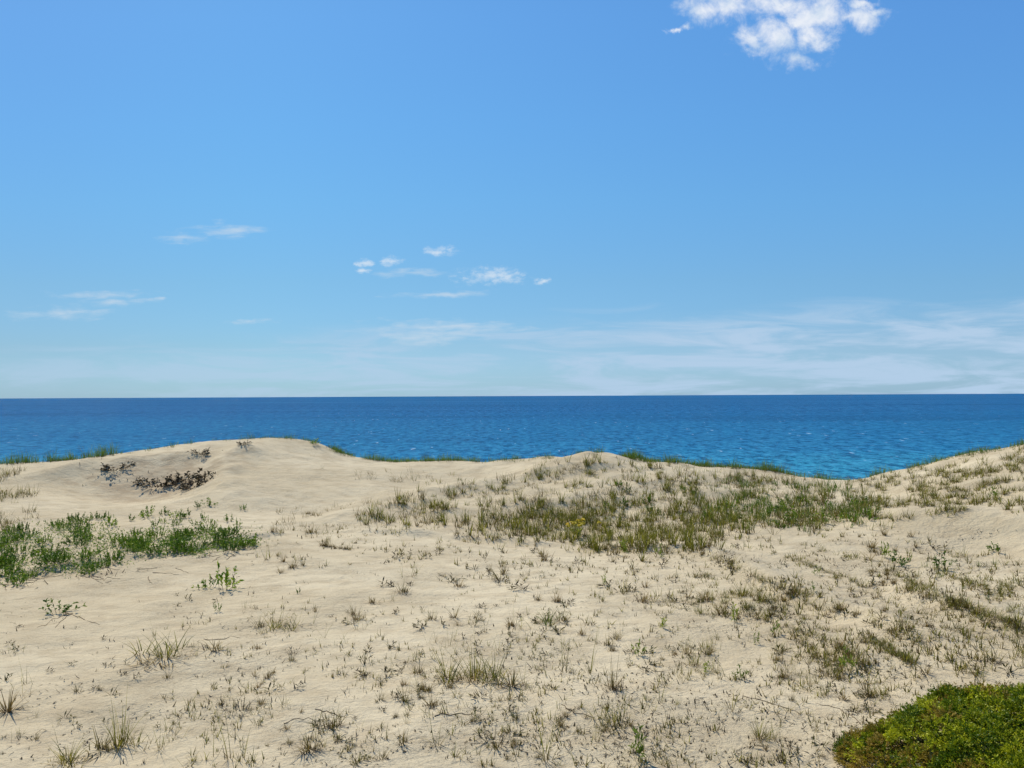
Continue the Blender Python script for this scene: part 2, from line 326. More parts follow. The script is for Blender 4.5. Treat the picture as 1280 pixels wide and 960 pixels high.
M = {
 'blade': plant_mat("marram blade", (0.110, 0.120, 0.008, 1), (0.38, 0.34, 0.04, 1), (0.13, 0.09, 0.03, 1)),
 'lush': plant_mat("fresh green blade", (0.075, 0.145, 0.010, 1), (0.22, 0.30, 0.03, 1), (0.10, 0.10, 0.04, 1)),
 'dry': plant_mat("dry blade", (0.165, 0.108, 0.022, 1), (0.38, 0.285, 0.085, 1), (0.055, 0.034, 0.010, 1), 0.2),
 'dark': plant_mat("dark dead stem", (0.040, 0.026, 0.012, 1), (0.12, 0.08, 0.035, 1), (0.03, 0.02, 0.012, 1), 0.0, 0.85),
 'leaf': plant_mat("glossy shrub leaf", (0.055, 0.150, 0.004, 1), (0.28, 0.38, 0.03, 1), (0.05, 0.08, 0.02, 1), 0.3, 0.42, 0.4),
 'sprig': plant_mat("sprig leaf", (0.036, 0.036, 0.008, 1), (0.15, 0.125, 0.025, 1), (0.07, 0.05, 0.03, 1), 0.2),
 'limeleaf': plant_mat("yellow green leaf", (0.17, 0.24, 0.028, 1), (0.33, 0.38, 0.06, 1), (0.15, 0.17, 0.04, 1), 0.4),
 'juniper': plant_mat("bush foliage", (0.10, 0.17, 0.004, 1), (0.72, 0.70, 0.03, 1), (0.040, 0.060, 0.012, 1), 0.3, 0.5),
 'rustleaf': plant_mat("bronze foliage", (0.24, 0.19, 0.02, 1), (0.42, 0.30, 0.05, 1), (0.09, 0.06, 0.02, 1), 0.3, 0.5),
 'flower': plant_mat("yellow petals", (0.60, 0.44, 0.02, 1), (0.70, 0.55, 0.04, 1), (0.5, 0.4, 0.02, 1), 0.2),
 'bark': plant_mat("twig bark", (0.10, 0.070, 0.045, 1), (0.17, 0.125, 0.085, 1), (0.09, 0.06, 0.04, 1), 0.0, 0.9),
 'litter': plant_mat("plant litter", (0.026, 0.018, 0.008, 1), (0.12, 0.09, 0.035, 1), (0.04, 0.026, 0.012, 1), 0.0, 0.9),
}

# ------------------------------------------------------------------ mesh helpers
class Geo:
    def __init__(s): s.v, s.f, s.t, s.k = [], [], [], 0
    def add(s, v, f, t):
        v = np.asarray(v, float).reshape(-1, 3); s.v.append(v); s.f.append(np.asarray(f).reshape(-1, 4) + s.k)
        s.t.append(np.asarray(t, float).reshape(-1, 2)); s.k += len(v)
    def blades(s, b, az, ln, lean, curve, w, S=3, tw=0.6, taper=0.75):
        """strips that rise from b, leaning towards az and bending over along their length"""
        B = len(b); t = np.linspace(0, 1, S + 1)[None, :]
        th = lean[:, None] + curve[:, None] * (t - 0.5 / S)
        st = ln[:, None] / S; hx = np.cumsum(np.sin(th) * st, 1) - np.sin(th[:, :1]) * st; hz = np.cumsum(np.cos(th) * st, 1) - np.cos(th[:, :1]) * st
        p = b[:, None, :] + np.stack([hx * np.cos(az)[:, None], hx * np.sin(az)[:, None], hz], -1)
        wa = az + math.pi / 2 + rng.uniform(-tw, tw, B)
        wd = np.stack([np.cos(wa), np.sin(wa), np.zeros(B)], -1)[:, None, :]
        ww = (w[:, None] * 0.5 * (1 - 0.93 * t) ** taper)[..., None]
        v = np.stack([p - wd * ww, p + wd * ww], 2)
        i = np.arange(B)[:, None] * (S + 1) * 2 + np.arange(S)[None, :] * 2
        f = np.stack([i, i + 1, i + 3, i + 2], -1)
        tint = np.broadcast_to(np.stack([np.broadcast_to(rng.random(B)[:, None], (B, S + 1)), np.broadcast_to(t, (B, S + 1))], -1)[:, :, None, :], (B, S + 1, 2, 2))
        s.add(v, f, tint); return p
    def leaves(s, b, d, ln, w, fold=0.25, y=0.9, tx=None):
        """pointed oval leaves folded along the midrib"""
        B = len(b); d = d / np.linalg.norm(d, axis=1, keepdims=True)
        r = rng.normal(size=(B, 3)) * 0.7 + np.array([0, 0, 1.0]); sd = np.cross(d, r); sd /= np.linalg.norm(sd, axis=1, keepdims=True) + 1e-9
        nm = np.cross(sd, d)
        L, Wd = ln[:, None], w[:, None]
        mid = b + d * L * 0.5 + nm * Wd * fold
        v = np.stack([b, mid - sd * Wd * 0.5 - d * L * 0.02, b + d * L - nm * L * 0.08, mid + sd * Wd * 0.5 - d * L * 0.02], 1)
        i = np.arange(B)[:, None] * 4 + np.arange(4)[None, :]
        s.add(v, i, np.broadcast_to(np.stack([rng.random(B) if tx is None else tx, np.full(B, y)], -1)[:, None, :], (B, 4, 2)))
    def tube(s, path, r0, r1, sides=4):
        path = np.asarray(path, float); k = len(path); d = np.gradient(path, axis=0); d /= np.linalg.norm(d, axis=1, keepdims=True) + 1e-9
        a = np.cross(d, [0.3, 0.5, 0.81]); a /= np.linalg.norm(a, axis=1, keepdims=True) + 1e-9; b = np.cross(d, a)
        ang = np.arange(sides) / sides * 2 * math.pi; rad = np.linspace(r0, r1, k)[:, None, None]
        v = path[:, None] + (a[:, None] * np.cos(ang)[None, :, None] + b[:, None] * np.sin(ang)[None, :, None]) * rad
        i = np.arange(k - 1)[:, None] * sides; j = np.arange(sides)[None]; j2 = (j + 1) % sides
        s.add(v, np.stack([i + j, i + j2, i + sides + j2, i + sides + j], -1), np.tile([[rng.random(), 0.8]], (k * sides, 1)))
    def mesh(s, name, m):
        v, f, t = np.concatenate(s.v), np.concatenate(s.f), np.concatenate(s.t)
        me = bpy.data.meshes.new(name); nf = len(f)
        me.vertices.add(len(v)); me.vertices.foreach_set('co', v.astype(np.float32).ravel())
        me.loops.add(nf * 4); me.loops.foreach_set('vertex_index', f.astype(np.int32).ravel())
        me.polygons.add(nf); me.polygons.foreach_set('loop_start', np.arange(0, nf * 4, 4, dtype=np.int32))
        me.update(calc_edges=True)
        at = me.attributes.new('tint', 'FLOAT_VECTOR', 'POINT')
        at.data.foreach_set('vector', np.c_[t, np.zeros(len(t))].astype(np.float32).ravel())
        me.materials.append(m); return me
def link(name, me, parent=None):
    o = bpy.data.objects.new(name, me); COL.objects.link(o)
    if parent: o.parent = parent
    return o
def tag(o, label=None, cat=None, group=None, kind=None):
    for k, v in (('label', label), ('category', cat), ('group', group), ('kind', kind)):
        if v: o[k] = v
    return o
def empty(name):
    o = bpy.data.objects.new(name, None); o.empty_display_size = 0.1; COL.objects.link(o); return o

# ------------------------------------------------------------------ the sand and the lake
def sheet(name, X, Y, Z, m):
    a, b = X.shape; me = bpy.data.meshes.new(name)
    me.vertices.add(a * b); me.vertices.foreach_set('co', np.stack([X, Y, Z], -1).astype(np.float32).ravel())
    i = (np.arange(a - 1)[:, None] * b + np.arange(b - 1)[None]); f = np.stack([i, i + b, i + b + 1, i + 1], -1).reshape(-1, 4); nf = len(f)
    me.loops.add(nf * 4); me.loops.foreach_set('vertex_index', f.astype(np.int32).ravel())
    me.polygons.add(nf); me.polygons.foreach_set('loop_start', np.arange(0, nf * 4, 4, dtype=np.int32))
    me.update(calc_edges=True); me.polygons.foreach_set('use_smooth', np.ones(nf, bool)); me.materials.append(m)
    return tag(link(name, me), kind='structure')
th = np.linspace(R(-62), R(62), 1000)[:, None]; rr_ = np.geomspace(5, 160, 760)[None]
X, Y = np.sin(th) * rr_, np.cos(th) * rr_ - 4
Zt = height(X, Y) + 0.008 * vnoise(X / 0.09, Y / 0.08, 6) * np.clip(20 / np.hypot(X, Y), 0, 1)
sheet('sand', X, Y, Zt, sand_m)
wa = np.linspace(R(-75), R(75), 90)[:, None]; wr_ = np.geomspace(40, 120000, 60)[None]
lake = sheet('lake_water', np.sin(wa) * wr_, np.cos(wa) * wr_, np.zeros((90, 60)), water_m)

# ------------------------------------------------------------------ plant kits (origin at the ground)
def disc(nb, r): a = U(0, 6.283, nb); q = r * np.sqrt(rng.random(nb)); return np.stack([np.cos(a) * q, np.sin(a) * q, np.full(nb, -0.015)], -1)
def grass_geo(G, nb, h, spread, lean=(0.05, 0.6), curve=(0.1, 1.1), w=0.007, S=4, off=(0, 0, 0)):
    b = disc(nb, spread) + np.array(off); az = np.arctan2(b[:, 1] - off[1], b[:, 0] - off[0]) + rng.normal(0, 0.7, nb)
    return G.blades(b, az, h * U(0.45, 1.0, nb), U(*lean, nb), U(*curve, nb), w * U(0.7, 1.3, nb), S)
KITS = {}
def kit(name, parts): KITS.setdefault(name, []).append(parts)
def clumps(G, k, nb, h, spread, lean, curve, w, reach=0.18):
    """a tuft is a few sub-clumps of unequal height, each leaning its own way"""
    for q in range(k):
        o = (0, 0, 0) if q == 0 else (*(rng.normal(0, reach, 2)), 0)
        lo = U(0, 0.25); grass_geo(G, max(3, int(nb * U(0.4, 1.3) / k ** 0.6)), h * (1 if q == 0 else U(0.35, 0.95)), spread * U(0.5, 1.2), (lean[0] + lo, lean[1] + lo), curve, w, off=o)
for i in range(4):
    a = Geo(); clumps(a, 4, 46, 1.0, 0.16, (0.0, 0.6), (0.1, 0.9), 0.018, 0.22); d_ = Geo(); clumps(d_, 5, 50, 0.5, 0.24, (0.4, 1.2), (0.2, 1.2), 0.016, 0.25)
    kit('big', [('green_blades', a.mesh('green_blades', M['blade'])), ('dry_blades', d_.mesh('dry_blades', M['dry']))])
for i in range(9):
    k = int(rng.integers(1, 5))
    a = Geo(); clumps(a, k, 22, 1.0, 0.12, (0.0, 0.55), (0.1, 1.0), 0.016); d_ = Geo(); clumps(d_, k + 1, 26, 0.5, 0.2, (0.4, 1.2), (0.2, 1.2), 0.014)
    kit('green', [('green_blades', a.mesh('green_blades', M['blade'])), ('dry_blades', d_.mesh('dry_blades', M['dry']))])
    a = Geo(); clumps(a, k, 5, 1.0, 0.06, (0.0, 0.4), (0.0, 0.5), 0.010, 0.2); d_ = Geo(); grass_geo(d_, 9, 0.32, 0.08, (0.4, 1.3), (0.2, 1.0), 0.013)
    kit('thin', [('stalks', a.mesh('stalks', M['blade'])), ('dry_blades', d_.mesh('dry_blades', M['dry']))])
    a = Geo(); clumps(a, k, 26, 1.0, 0.18, (0.0, 0.6), (0.0, 0.8), 0.032, 0.14); d_ = Geo(); clumps(d_, k, 26, 0.5, 0.3, (0.5, 1.2), (0.2, 0.8), 0.03, 0.14)
    kit('brown', [('dry_blades', a.mesh('dry_blades', M['dry'])), ('dark_stubble', d_.mesh('dark_stubble', M['dark']))])
    a = Geo(); clumps(a, k, 24, 1.0, 0.16, (0.0, 0.6), (0.1, 0.9), 0.024); d_ = Geo(); grass_geo(d_, 12, 0.5, 0.18, (0.4, 1.2), (0.2, 0.9), 0.02)
    kit('lush', [('green_blades', a.mesh('green_blades', M['lush'])), ('dry_blades', d_.mesh('dry_blades', M['dry']))])
def leafy(G, Gs, nst, h, spread, nl, ll, lw, lean=(0.1, 0.9)):
    """stems with leaves up their length; unit height"""
    b = disc(nst, spread); az = np.arctan2(b[:, 1], b[:, 0]) + rng.normal(0, 0.5, nst)
    ln, le, cu_ = h * U(0.55, 1, nst), U(*lean, nst), U(-0.3, 0.5, nst)
    S = 5; t = np.linspace(0, 1, S + 1)[None]; th = le[:, None] + cu_[:, None] * t; st = ln[:, None] / S
    hx, hz = np.cumsum(np.sin(th) * st, 1) - np.sin(th[:, :1]) * st, np.cumsum(np.cos(th) * st, 1) - np.cos(th[:, :1]) * st
    p = b[:, None] + np.stack([hx * np.cos(az)[:, None], hx * np.sin(az)[:, None], hz], -1)
    for q in p: Gs.tube(q, 0.012 * h, 0.005 * h, 3)
    k = rng.integers(0, nst, nl); tt = U(0.25, 1, nl) * S; i0 = np.minimum(tt.astype(int), S - 1); fr = (tt - i0)[:, None]
    q = p[k, i0] * (1 - fr) + p[k, i0 + 1] * fr; d = p[k, i0 + 1] - p[k, i0]; d /= np.linalg.norm(d, axis=1, keepdims=True)
    d = d + rng.normal(0, 0.75, (nl, 3)); G.leaves(q, d, ll * U(0.6, 1.2, nl), lw * U(0.7, 1.2, nl))
for i in range(4):
    a, b = Geo(), Geo(); leafy(a, b, 22, 1.0, 0.75, 620, 0.15, 0.07, (0.0, 0.9)); kit('shrub', [('foliage', a.mesh('foliage', M['leaf'])), ('stems', b.mesh('stems', M['bark']))])
    a, b = Geo(), Geo(); leafy(a, b, 8, 1.0, 0.3, 110, 0.22, 0.09, (0.1, 1.0)); kit('plant', [('leaves', a.mesh('leaves', M['leaf'])), ('stems', b.mesh('stems', M['bark']))])
    a, b = Geo(), Geo(); leafy(a, b, 5, 1.0, 0.15, 46, 0.30, 0.10, (0.0, 0.7)); kit('lime', [('leaves', a.mesh('leaves', M['limeleaf'])), ('stems', b.mesh('stems', M['lush']))])
    a, b = Geo(), Geo(); leafy(a, b, 12, 1.0, 0.4, 40, 0.12, 0.05, (0.2, 1.3)); grass_geo(b, 36, 0.8, 0.45, (0.3, 1.4), (0, 0.9), 0.022, 3); kit('withered', [('curled_leaves', a.mesh('curled_leaves', M['litter'])), ('dark_stems', b.mesh('dark_stems', M['dark']))])
    a, b = Geo(), Geo(); leafy(a, b, 20, 1.0, 0.6, 150, 0.22, 0.13, (0.2, 1.3)); grass_geo(b, 60, 0.6, 0.6, (0.4, 1.4), (0, 0.9), 0.05, 3)
    kit('dead', [('curled_leaves', a.mesh('curled_leaves', M['litter'])), ('dark_stems', b.mesh('dark_stems', M['dark']))])
for i in range(8):      # sprigs of a few centimetres: leaves and stalk in one small mesh
    a = Geo(); st = Geo(); leafy(a, a, 3, 0.7, 0.12, 9, 0.45, 0.10, (0.1, 1.2)); grass_geo(a, 5, 0.9, 0.12, (0.1, 1.1), (0, 0.9), 0.06, 3)
    kit('sprig', [('', a.mesh('sprig', M['sprig'] if i % 2 else M['litter']))])
fa, fb = Geo(), Geo(); leafy(fa, fb, 16, 0.85, 0.35, 60, 0.2, 0.07, (0.0, 0.6)); FP = []
for _ in range(14):
    fh = Geo(); c0 = np.array([*(rng.normal(0, 0.33, 2)), U(0.78, 1.12)]); nn = 14; an = U(0, 6.28, nn)
    fh.leaves(np.repeat(c0[None], nn, 0), np.stack([np.cos(an), np.sin(an), U(-0.7, 0.9, nn)], -1), np.full(nn, 0.16), np.full(nn, 0.10), fold=0.6)
    FP.append(('flower_head', fh.mesh('flower_head', M['flower'])))
kit('flower', FP + [('leaves', fa.mesh('leaves', M['limeleaf'])), ('stems', fb.mesh('stems', M['lush']))])
NAMES = {'green': 'grass_tuft', 'big': 'grass_tuft', 'thin': 'grass_stalks', 'brown': 'dry_grass_tuft', 'lush': 'green_grass_tuft', 'shrub': 'leafy_shrub', 'plant': 'leafy_plant',
         'lime': 'lime_green_plant', 'dead': 'dead_plant', 'withered': 'withered_plant', 'flower': 'yellow_flowers', 'sprig': 'sprig'}
CATS = {'green': 'grass tuft', 'big': 'grass tuft', 'thin': 'grass stalks', 'brown': 'grass tuft', 'lush': 'grass tuft', 'shrub': 'shrub', 'plant': 'plant', 'lime': 'plant', 'dead': 'dead plant', 'withered': 'dead plant', 'flower': 'flowers', 'sprig': 'sprig'}
GREADY = {}
def stand(kind, px, py, hpx, label, group=None, wide=1.0, tilt=0.0, lite=False):
    """stands one plant on the sand where the photo shows its foot; its height in photo pixels gives its size in metres"""
    x, y, ok = hit(px, py)
    if not ok[0]: return None
    x, y = float(x[0]), float(y[0]); h = hpx / F * y
    ks = KITS[kind]; parts = ks[int(rng.integers(len(ks)))]
    if len(parts) == 1: o = link(NAMES[kind], parts[0][1])
    elif lite: o = link(NAMES[kind], lite_mesh(kind, ks.index(parts)))
    else:
        o = empty(NAMES[kind])
        for nm, me in parts: link(nm, me, o)
    o.location = (x, y, float(height(x, y)) - 0.004); o.rotation_euler = (U(-0.1, 0.1), tilt, U(0, 6.28)) if not tilt else (0, tilt, 0)
    o.scale = (h * wide, h * wide, h)
    return tag(o, label, CATS[kind], group)
LITE = {}
def lite_mesh(kind, i):
    if (kind, i) not in LITE:
        parts = KITS[kind][i]; vs, fs, ts, ms, k = [], [], [], [], 0
        for mi, (nm, me) in enumerate(parts):
            v = np.empty(len(me.vertices) * 3, np.float32); me.vertices.foreach_get('co', v)
            f = np.empty(len(me.loops), np.int32); me.loops.foreach_get('vertex_index', f)
            t = np.empty(len(me.vertices) * 3, np.float32); me.attributes['tint'].data.foreach_get('vector', t)
            G_ = vs.append(v.reshape(-1, 3)); fs.append(f.reshape(-1, 4) + k); ts.append(t.reshape(-1, 3)[:, :2]); ms += [mi] * (len(f) // 4); k += len(me.vertices)
        G = Geo(); G.add(np.concatenate(vs), np.concatenate(fs), np.concatenate(ts)); me = G.mesh(NAMES[kind], parts[0][1].materials[0])
        for nm, m2 in parts[1:]: me.materials.append(m2.materials[0])
        me.polygons.foreach_set('material_index', ms); LITE[(kind, i)] = me
    return LITE[(kind, i)]

# ------------------------------------------------------------------ plants one can point to
S_ = stand
S_('big', 560, 846, 56, "left tuft of the wide olive grass clump in the middle foreground", wide=1.1)
S_('big', 592, 850, 66, "tallest tuft of the wide olive grass clump in the middle foreground", wide=1.0)
S_('big', 622, 848, 48, "right tuft of the wide olive grass clump in the middle foreground", wide=1.3)
S_('brown', 640, 858, 30, "brown stubbly tuft joined to the right end of the wide grass clump", wide=1.5)
S_('thin', 655, 856, 46, "dark spiky blades at the right tip of the wide grass clump")
S_('brown', 523, 842, 20, "pale curled dry tuft just left of the wide grass clump", wide=1.5)
S_('big', 84, 955, 52, "bushy green grass tuft in the bottom left corner area", wide=1.1)
S_('big', 152, 932, 82, "tall upright grass tuft beside the bushy green one at bottom left", wide=0.7)
S_('brown', 126, 938, 34, "tan dry tuft between the two big bottom left grass tufts", wide=1.6)
S_('thin', 199, 938, 56, "thin bent grass stalks right of the tall bottom left tuft")
S_('brown', 42, 925, 16, "low brown scrap of a tuft left of the bushy green bottom left tuft")
S_('brown', 10, 890, 40, "brown dry tuft cut by the left edge of the picture", wide=1.2)
S_('thin', 28, 868, 46, "lone thin stalk above the dry tuft at the left edge")
S_('big', 205, 822, 56, "spreading grass tuft on bare sand below the green shrub band", wide=1.4)
S_('thin', 228, 820, 48, "upright stalks just right of the spreading tuft below the shrubs")
S_('brown', 262, 812, 22, "low brown scrubby tuft right of the spreading grass tuft", wide=2.0)
S_('brown', 98, 865, 18, "small brown tuft alone on sand above the tall bottom left tuft")
S_('brown', 125, 862, 12, "tiny reddish tuft right of the small brown one")
S_('brown', 209, 848, 14, "dark little tuft just below the spreading grass tuft")
S_('brown', 416, 910, 32, "fan shaped tan tuft in the lower left middle", wide=1.1)
S_('brown', 386, 938, 34, "dark brown stubble tuft left of the fan shaped one", wide=1.2)
S_('brown', 503, 930, 34, "upright brown tuft right of the fan shaped one", wide=0.8)
S_('thin', 508, 905, 36, "hair thin stalk rising behind the upright brown tuft")
S_('brown', 335, 848, 18, "dark pointed tuft standing alone in the left foreground", wide=0.8)
S_('thin', 345, 868, 12, "short dark shoot below the dark pointed tuft")
S_('withered', 300, 890, 22, "dead brown sprig cluster above the bottom edge at left", wide=1.3)
S_('thin', 288, 950, 84, "tall leaning stalks at the bottom edge left of centre")
S_('thin', 372, 782, 48, "tall thin stalk with brown sheath in the left middle ground")
S_('big', 345, 785, 34, "grass tuft with long fine blades in the left middle ground", wide=1.4)
S_('brown', 322, 784, 18, "brown tuft left of the fine bladed tuft in the left middle", wide=1.3)
S_('withered', 368, 818, 14, "sprawling dark twiggy plant below the fine bladed tuft")
S_('brown', 573, 733, 14, "round dark cushion tuft alone on the open sand", wide=1.5)
S_('brown', 568, 773, 24, "reddish dry tuft below the round cushion tuft", wide=0.9)
S_('lush', 687, 780, 30, "yellow green fine grass tuft in the centre of the sand", wide=1.3)
S_('thin', 445, 788, 42, "thin bent stalks with dark base left of centre")
S_('brown', 470, 754, 12, "row of low tufts ending in a curl left of the cushion tuft", wide=2.4)
S_('thin', 490, 752, 26, "pale leaning stalks above the curl of low tufts")
S_('thin', 706, 842, 72, "tall sparse stalks right of the wide grass clump")
S_('thin', 738, 842, 70, "leaning sparse stalks further right of the wide grass clump")
S_('brown', 768, 862, 52, "brown stalk tuft standing right of the sparse leaning stalks", wide=0.6)
S_('big', 765, 905, 50, "arching grass tuft in the lower centre right", wide=1.1)
S_('thin', 745, 928, 56, "coarse bent blades below the arching tuft at lower centre right")
S_('thin', 682, 950, 104, "tallest single stalk at the bottom centre")
S_('thin', 545, 930, 76, "two long stalks leaning at the bottom centre left")
S_('withered', 618, 925, 24, "grey brown tangle of dead stems at the bottom centre", wide=1.6)
S_('lime', 795, 950, 42, "bright green leafy plant at the bottom right of centre", wide=0.7)
S_('brown', 800, 752, 26, "dark upright tuft in the centre right middle ground")
S_('green', 818, 752, 32, "grass tuft paired with the dark upright one in the centre right", wide=1.2)
S_('big', 950, 922, 44, "sparse grass tuft in the lower right left of the low bush", wide=0.9)
S_('thin', 968, 925, 50, "brown stalks beside the sparse lower right tuft")
S_('thin', 915, 888, 66, "tall thin stalks left of the sparse lower right tuft")
S_('thin', 1020, 950, 60, "thick bent stalk touching the left end of the low bush")
S_('withered', 1052, 930, 26, "dark dead sprigs at the left tip of the low bush")
S_('lime', 1058, 838, 32, "lime green leafy plant above the low bush", wide=0.7)
S_('lime', 1105, 698, 20, "lime green plant on the right hand slope", wide=0.9)
S_('plant', 1122, 708, 22, "dark green plant leaning next to the lime one on the right slope", wide=0.8)
S_('green', 868, 832, 36, "sparse grass tuft in the right middle foreground", wide=1.0)
S_('lime', 920, 778, 24, "narrow lime green sprout left of the sand lips", wide=0.6)
S_('lime', 970, 795, 22, "pale green sprout beside the lower sand lip", wide=0.6)
S_('brown', 1240, 828, 22, "round dry tuft above the low bush near the right edge", wide=1.6)
S_('green', 1218, 848, 34, "spiky grass tuft rising just behind the low bush", wide=0.9)
S_('plant', 1178, 712, 22, "dark green tuft on the slope right of the lime plant", wide=0.9)
S_('plant', 1246, 690, 14, "dark little plant at the lower rim of the bare sand hollow", wide=1.2)
S_('brown', 1232, 770, 14, "dark brown tuft low on the right hand slope", wide=1.2)
S_('flower', 722, 672, 20, "yellow flowering plant in the grass at the foot of the middle mound", wide=1.1)
S_('lime', 1241, 623, 15, "yellow green plant high on the right hand dune", wide=1.2)
S_('dead', 196, 608, 15, "dark dead clump on the bare left dune, left one of two", wide=1.5)
S_('dead', 246, 605, 20, "dark dead clump on the bare left dune, right one of two", wide=1.3)
for px, py, q, w_, lb in ((232, 600, 12, 1.6, 'upper left'), (258, 603, 13, 1.3, 'far right'), (240, 610, 10, 1.8, 'lower'), (184, 604, 9, 1.6, 'left end')): S_('dead', px, py, q, 'dark dead scrap at the ' + lb + ' of the dead clumps on the left dune', wide=w_)
S_('dead', 222, 606, 9, "small dark scrap between the two dead clumps", wide=1.6)
S_('dead', 142, 588, 10, "small dark clump left of the two big dead clumps", wide=1.8)
S_('dead', 160, 582, 6, "tiny dark scrap beside the small clump on the left dune", wide=1.5)
S_('dead', 252, 568, 9, "dark scrap above the two dead clumps near the dune top", wide=1.4)
S_('dead', 304, 555, 5, "reddish mat of dead plants on the peak of the left dune", wide=1.9)
S_('plant', 392, 556, 9, "dark green plant on the skyline right of the left dune's peak", wide=1.3)
S_('thin', 392, 570, 14, "dark shoot below the skyline right of the left peak")
S_('thin', 402, 586, 14, "thin shoots lower on the right flank of the left dune")
S_('plant', 74, 768, 20, "low leafy plant trailing runners on sand below the shrub band", wide=1.4)
S_('plant', 282, 738, 34, "leafy branching plant hanging below the right end of the shrub band", wide=0.8)
S_('plant', 262, 735, 20, "left lower branch plant below the right end of the shrub band", wide=1.0)
S_('plant', 272, 765, 16, "single dark shoot under the hanging branch plant", wide=0.4)
S_('plant', 373, 742, 10, "tiny dark shoot right of the hanging branch plant", wide=0.5)
S_('thin', 332, 700, 36, "brown bladed shoot at the right tip of the shrub band")

BARE = [(1150, 652), (1200, 643), (1400, 640), (1400, 694), (1280, 694), (1210, 690), (1165, 676)]      # the swept hollow on the right
def in_poly(px, py, poly):
    c = np.zeros(len(px), bool); q = np.array(poly, float)
    for (x0, y0), (x1, y1) in zip(q, np.roll(q, -1, 0)):
        m = ((y0 > py) != (y1 > py)) & (px < (x1 - x0) * (py - y0) / (y1 - y0 + 1e-9) + x0); c ^= m
    return c
def scatter(poly, count):
    q = np.array(poly); lo, hi = q.min(0), q.max(0); out = np.empty((0, 2))
    while len(out) < count:
        p = np.c_[U(lo[0], hi[0], count * 2), U(lo[1], hi[1], count * 2)]; out = np.r_[out, p[in_poly(p[:, 0], p[:, 1], poly)]]
    return out[:count]
def cluster(p, thr=-0.02, sc_=1.0):
    x, y, ok = hit(p[:, 0], p[:, 1]); m = ok & ~in_poly(p[:, 0], p[:, 1], BARE) & (vnoise(x / sc_, y / sc_, 61) + 0.5 * vnoise(x / 0.4, y / 0.4, 62) > thr); return p[m]
def along(pl, count, jit=3):
    q = np.array(pl, float); L = np.r_[0, np.cumsum(np.hypot(*np.diff(q, axis=0).T))]; t = U(0, L[-1], count)
    return np.c_[np.interp(t, L, q[:, 0]), np.interp(t, L, q[:, 1])] + rng.normal(0, jit, (count, 2))

# the green shrub band in the hollow on the left
for poly, cnt, hh, lab in (
    ([(-60, 690), (0, 680), (70, 690), (130, 690), (150, 718), (90, 724), (0, 726), (-60, 732)], 36, (10, 19), "dense dark green shrub in the lower left part of the shrub band"),
    ([(0, 668), (60, 658), (130, 655), (160, 675), (90, 684), (0, 680)], 22, (8, 14), "pale green shrub along the upper left rim of the shrub band"),
    ([(155, 684), (200, 670), (290, 672), (320, 684), (310, 692), (250, 690), (170, 697)], 30, (10, 18), "green shrub in the narrow right arm of the shrub band"),
):
    for px, py in scatter(poly, cnt) + rng.normal(0, 1, (cnt, 2)) * np.array([10, 4]): S_('shrub', px, py, U(*hh), lab, "leafy shrubs of the green band in the left hollow", wide=U(0.7, 1.1))
for poly, cnt, hh, lab, kd in (
    ([(120, 640), (260, 632), (330, 640), (320, 660), (220, 664), (130, 660)], 22, (9, 16), "small leafy plant on sand just above the green shrub band", 'plant'),
    ([(880, 650), (930, 628), (1080, 630), (1095, 652), (1000, 662), (900, 664)], 26, (11, 17), "dark leafy plant in the green patch right of the middle mound", 'plant'),
    ([(1100, 660), (1280, 680), (1280, 800), (1180, 780)], 14, (10, 18), "small green plant on the grassy right hand slope", 'lush'),
    ([(700, 690), (1060, 690), (1060, 860), (760, 860)], 10, (12, 20), "little green plant on the open sand right of centre", 'lime'),
    ([(740, 600), (900, 590), (900, 655), (740, 655)], 14, (8, 14), "dark green plant on the face of the middle mound", 'plant'),
):
    for px, py in scatter(poly, cnt): S_(kd, px, py, U(*hh), lab, "small leafy plants, " + lab.split(' plant ')[1], wide=U(0.6, 1.1))

# grass tufts, counted one by one
ZONES = [
 ('brown', [(440, 690), (860, 700), (860, 830), (640, 800), (440, 780)], 26, (10, 24), "little dry tuft on the open sand in the middle ground"),
 ('thin', [(440, 720), (900, 720), (1000, 900), (500, 900)], 34, (18, 46), "thin grass stalks on the open sand at centre"),
 ('green', [(860, 700), (1050, 780), (1120, 860), (1000, 940), (840, 880)], 30, (14, 34), "sparse olive grass tuft on the lower right sand slope"),
 ('thin', [(860, 720), (1050, 800), (1040, 940), (840, 940)], 30, (20, 44), "thin grass stalks on the lower right sand slope"),
 ('brown', [(860, 700), (1150, 820), (1040, 950), (820, 940)], 34, (10, 24), "small dry tuft on the lower right sand slope"),
 ('brown', [(340, 640), (460, 640), (470, 720), (340, 720)], 16, (8, 18), "small dry tuft on sand right of the green shrub band"),
 ('thin', [(0, 780), (440, 740), (440, 950), (0, 950)], 22, (14, 40), "thin grass stalks scattered on the lower left sand"),
 ('brown', [(440, 850), (880, 850), (900, 955), (440, 955)], 32, (9, 24), "small dry tuft on the sand along the bottom"),
 ('brown', [(180, 770), (430, 750), (440, 940), (220, 950)], 16, (7, 16), "small dry tuft scattered on the lower left sand"),
 ('green', [(1120, 700), (1280, 690), (1290, 830), (1180, 830)], 36, (12, 26), "olive grass tuft on the slope at the right edge"),
 ('brown', [(1040, 660), (1160, 670), (1250, 830), (1120, 800)], 26, (9, 20), "dry tuft on the right hand slope above the low bush"),
 ('thin', [(0, 640), (25, 640), (30, 600), (0, 595)], 6, (8, 14), "grass stalks at the left edge on the left dune"),
]
for kd, poly, cnt, hh, lab in ZONES:
    for px, py in cluster(scatter(poly, cnt * 4))[:cnt]:
        S_(kd, px, py, U(*hh), lab, "repeats: " + lab, wide=U(0.7, 1.4), lite=hh[1] < 30)
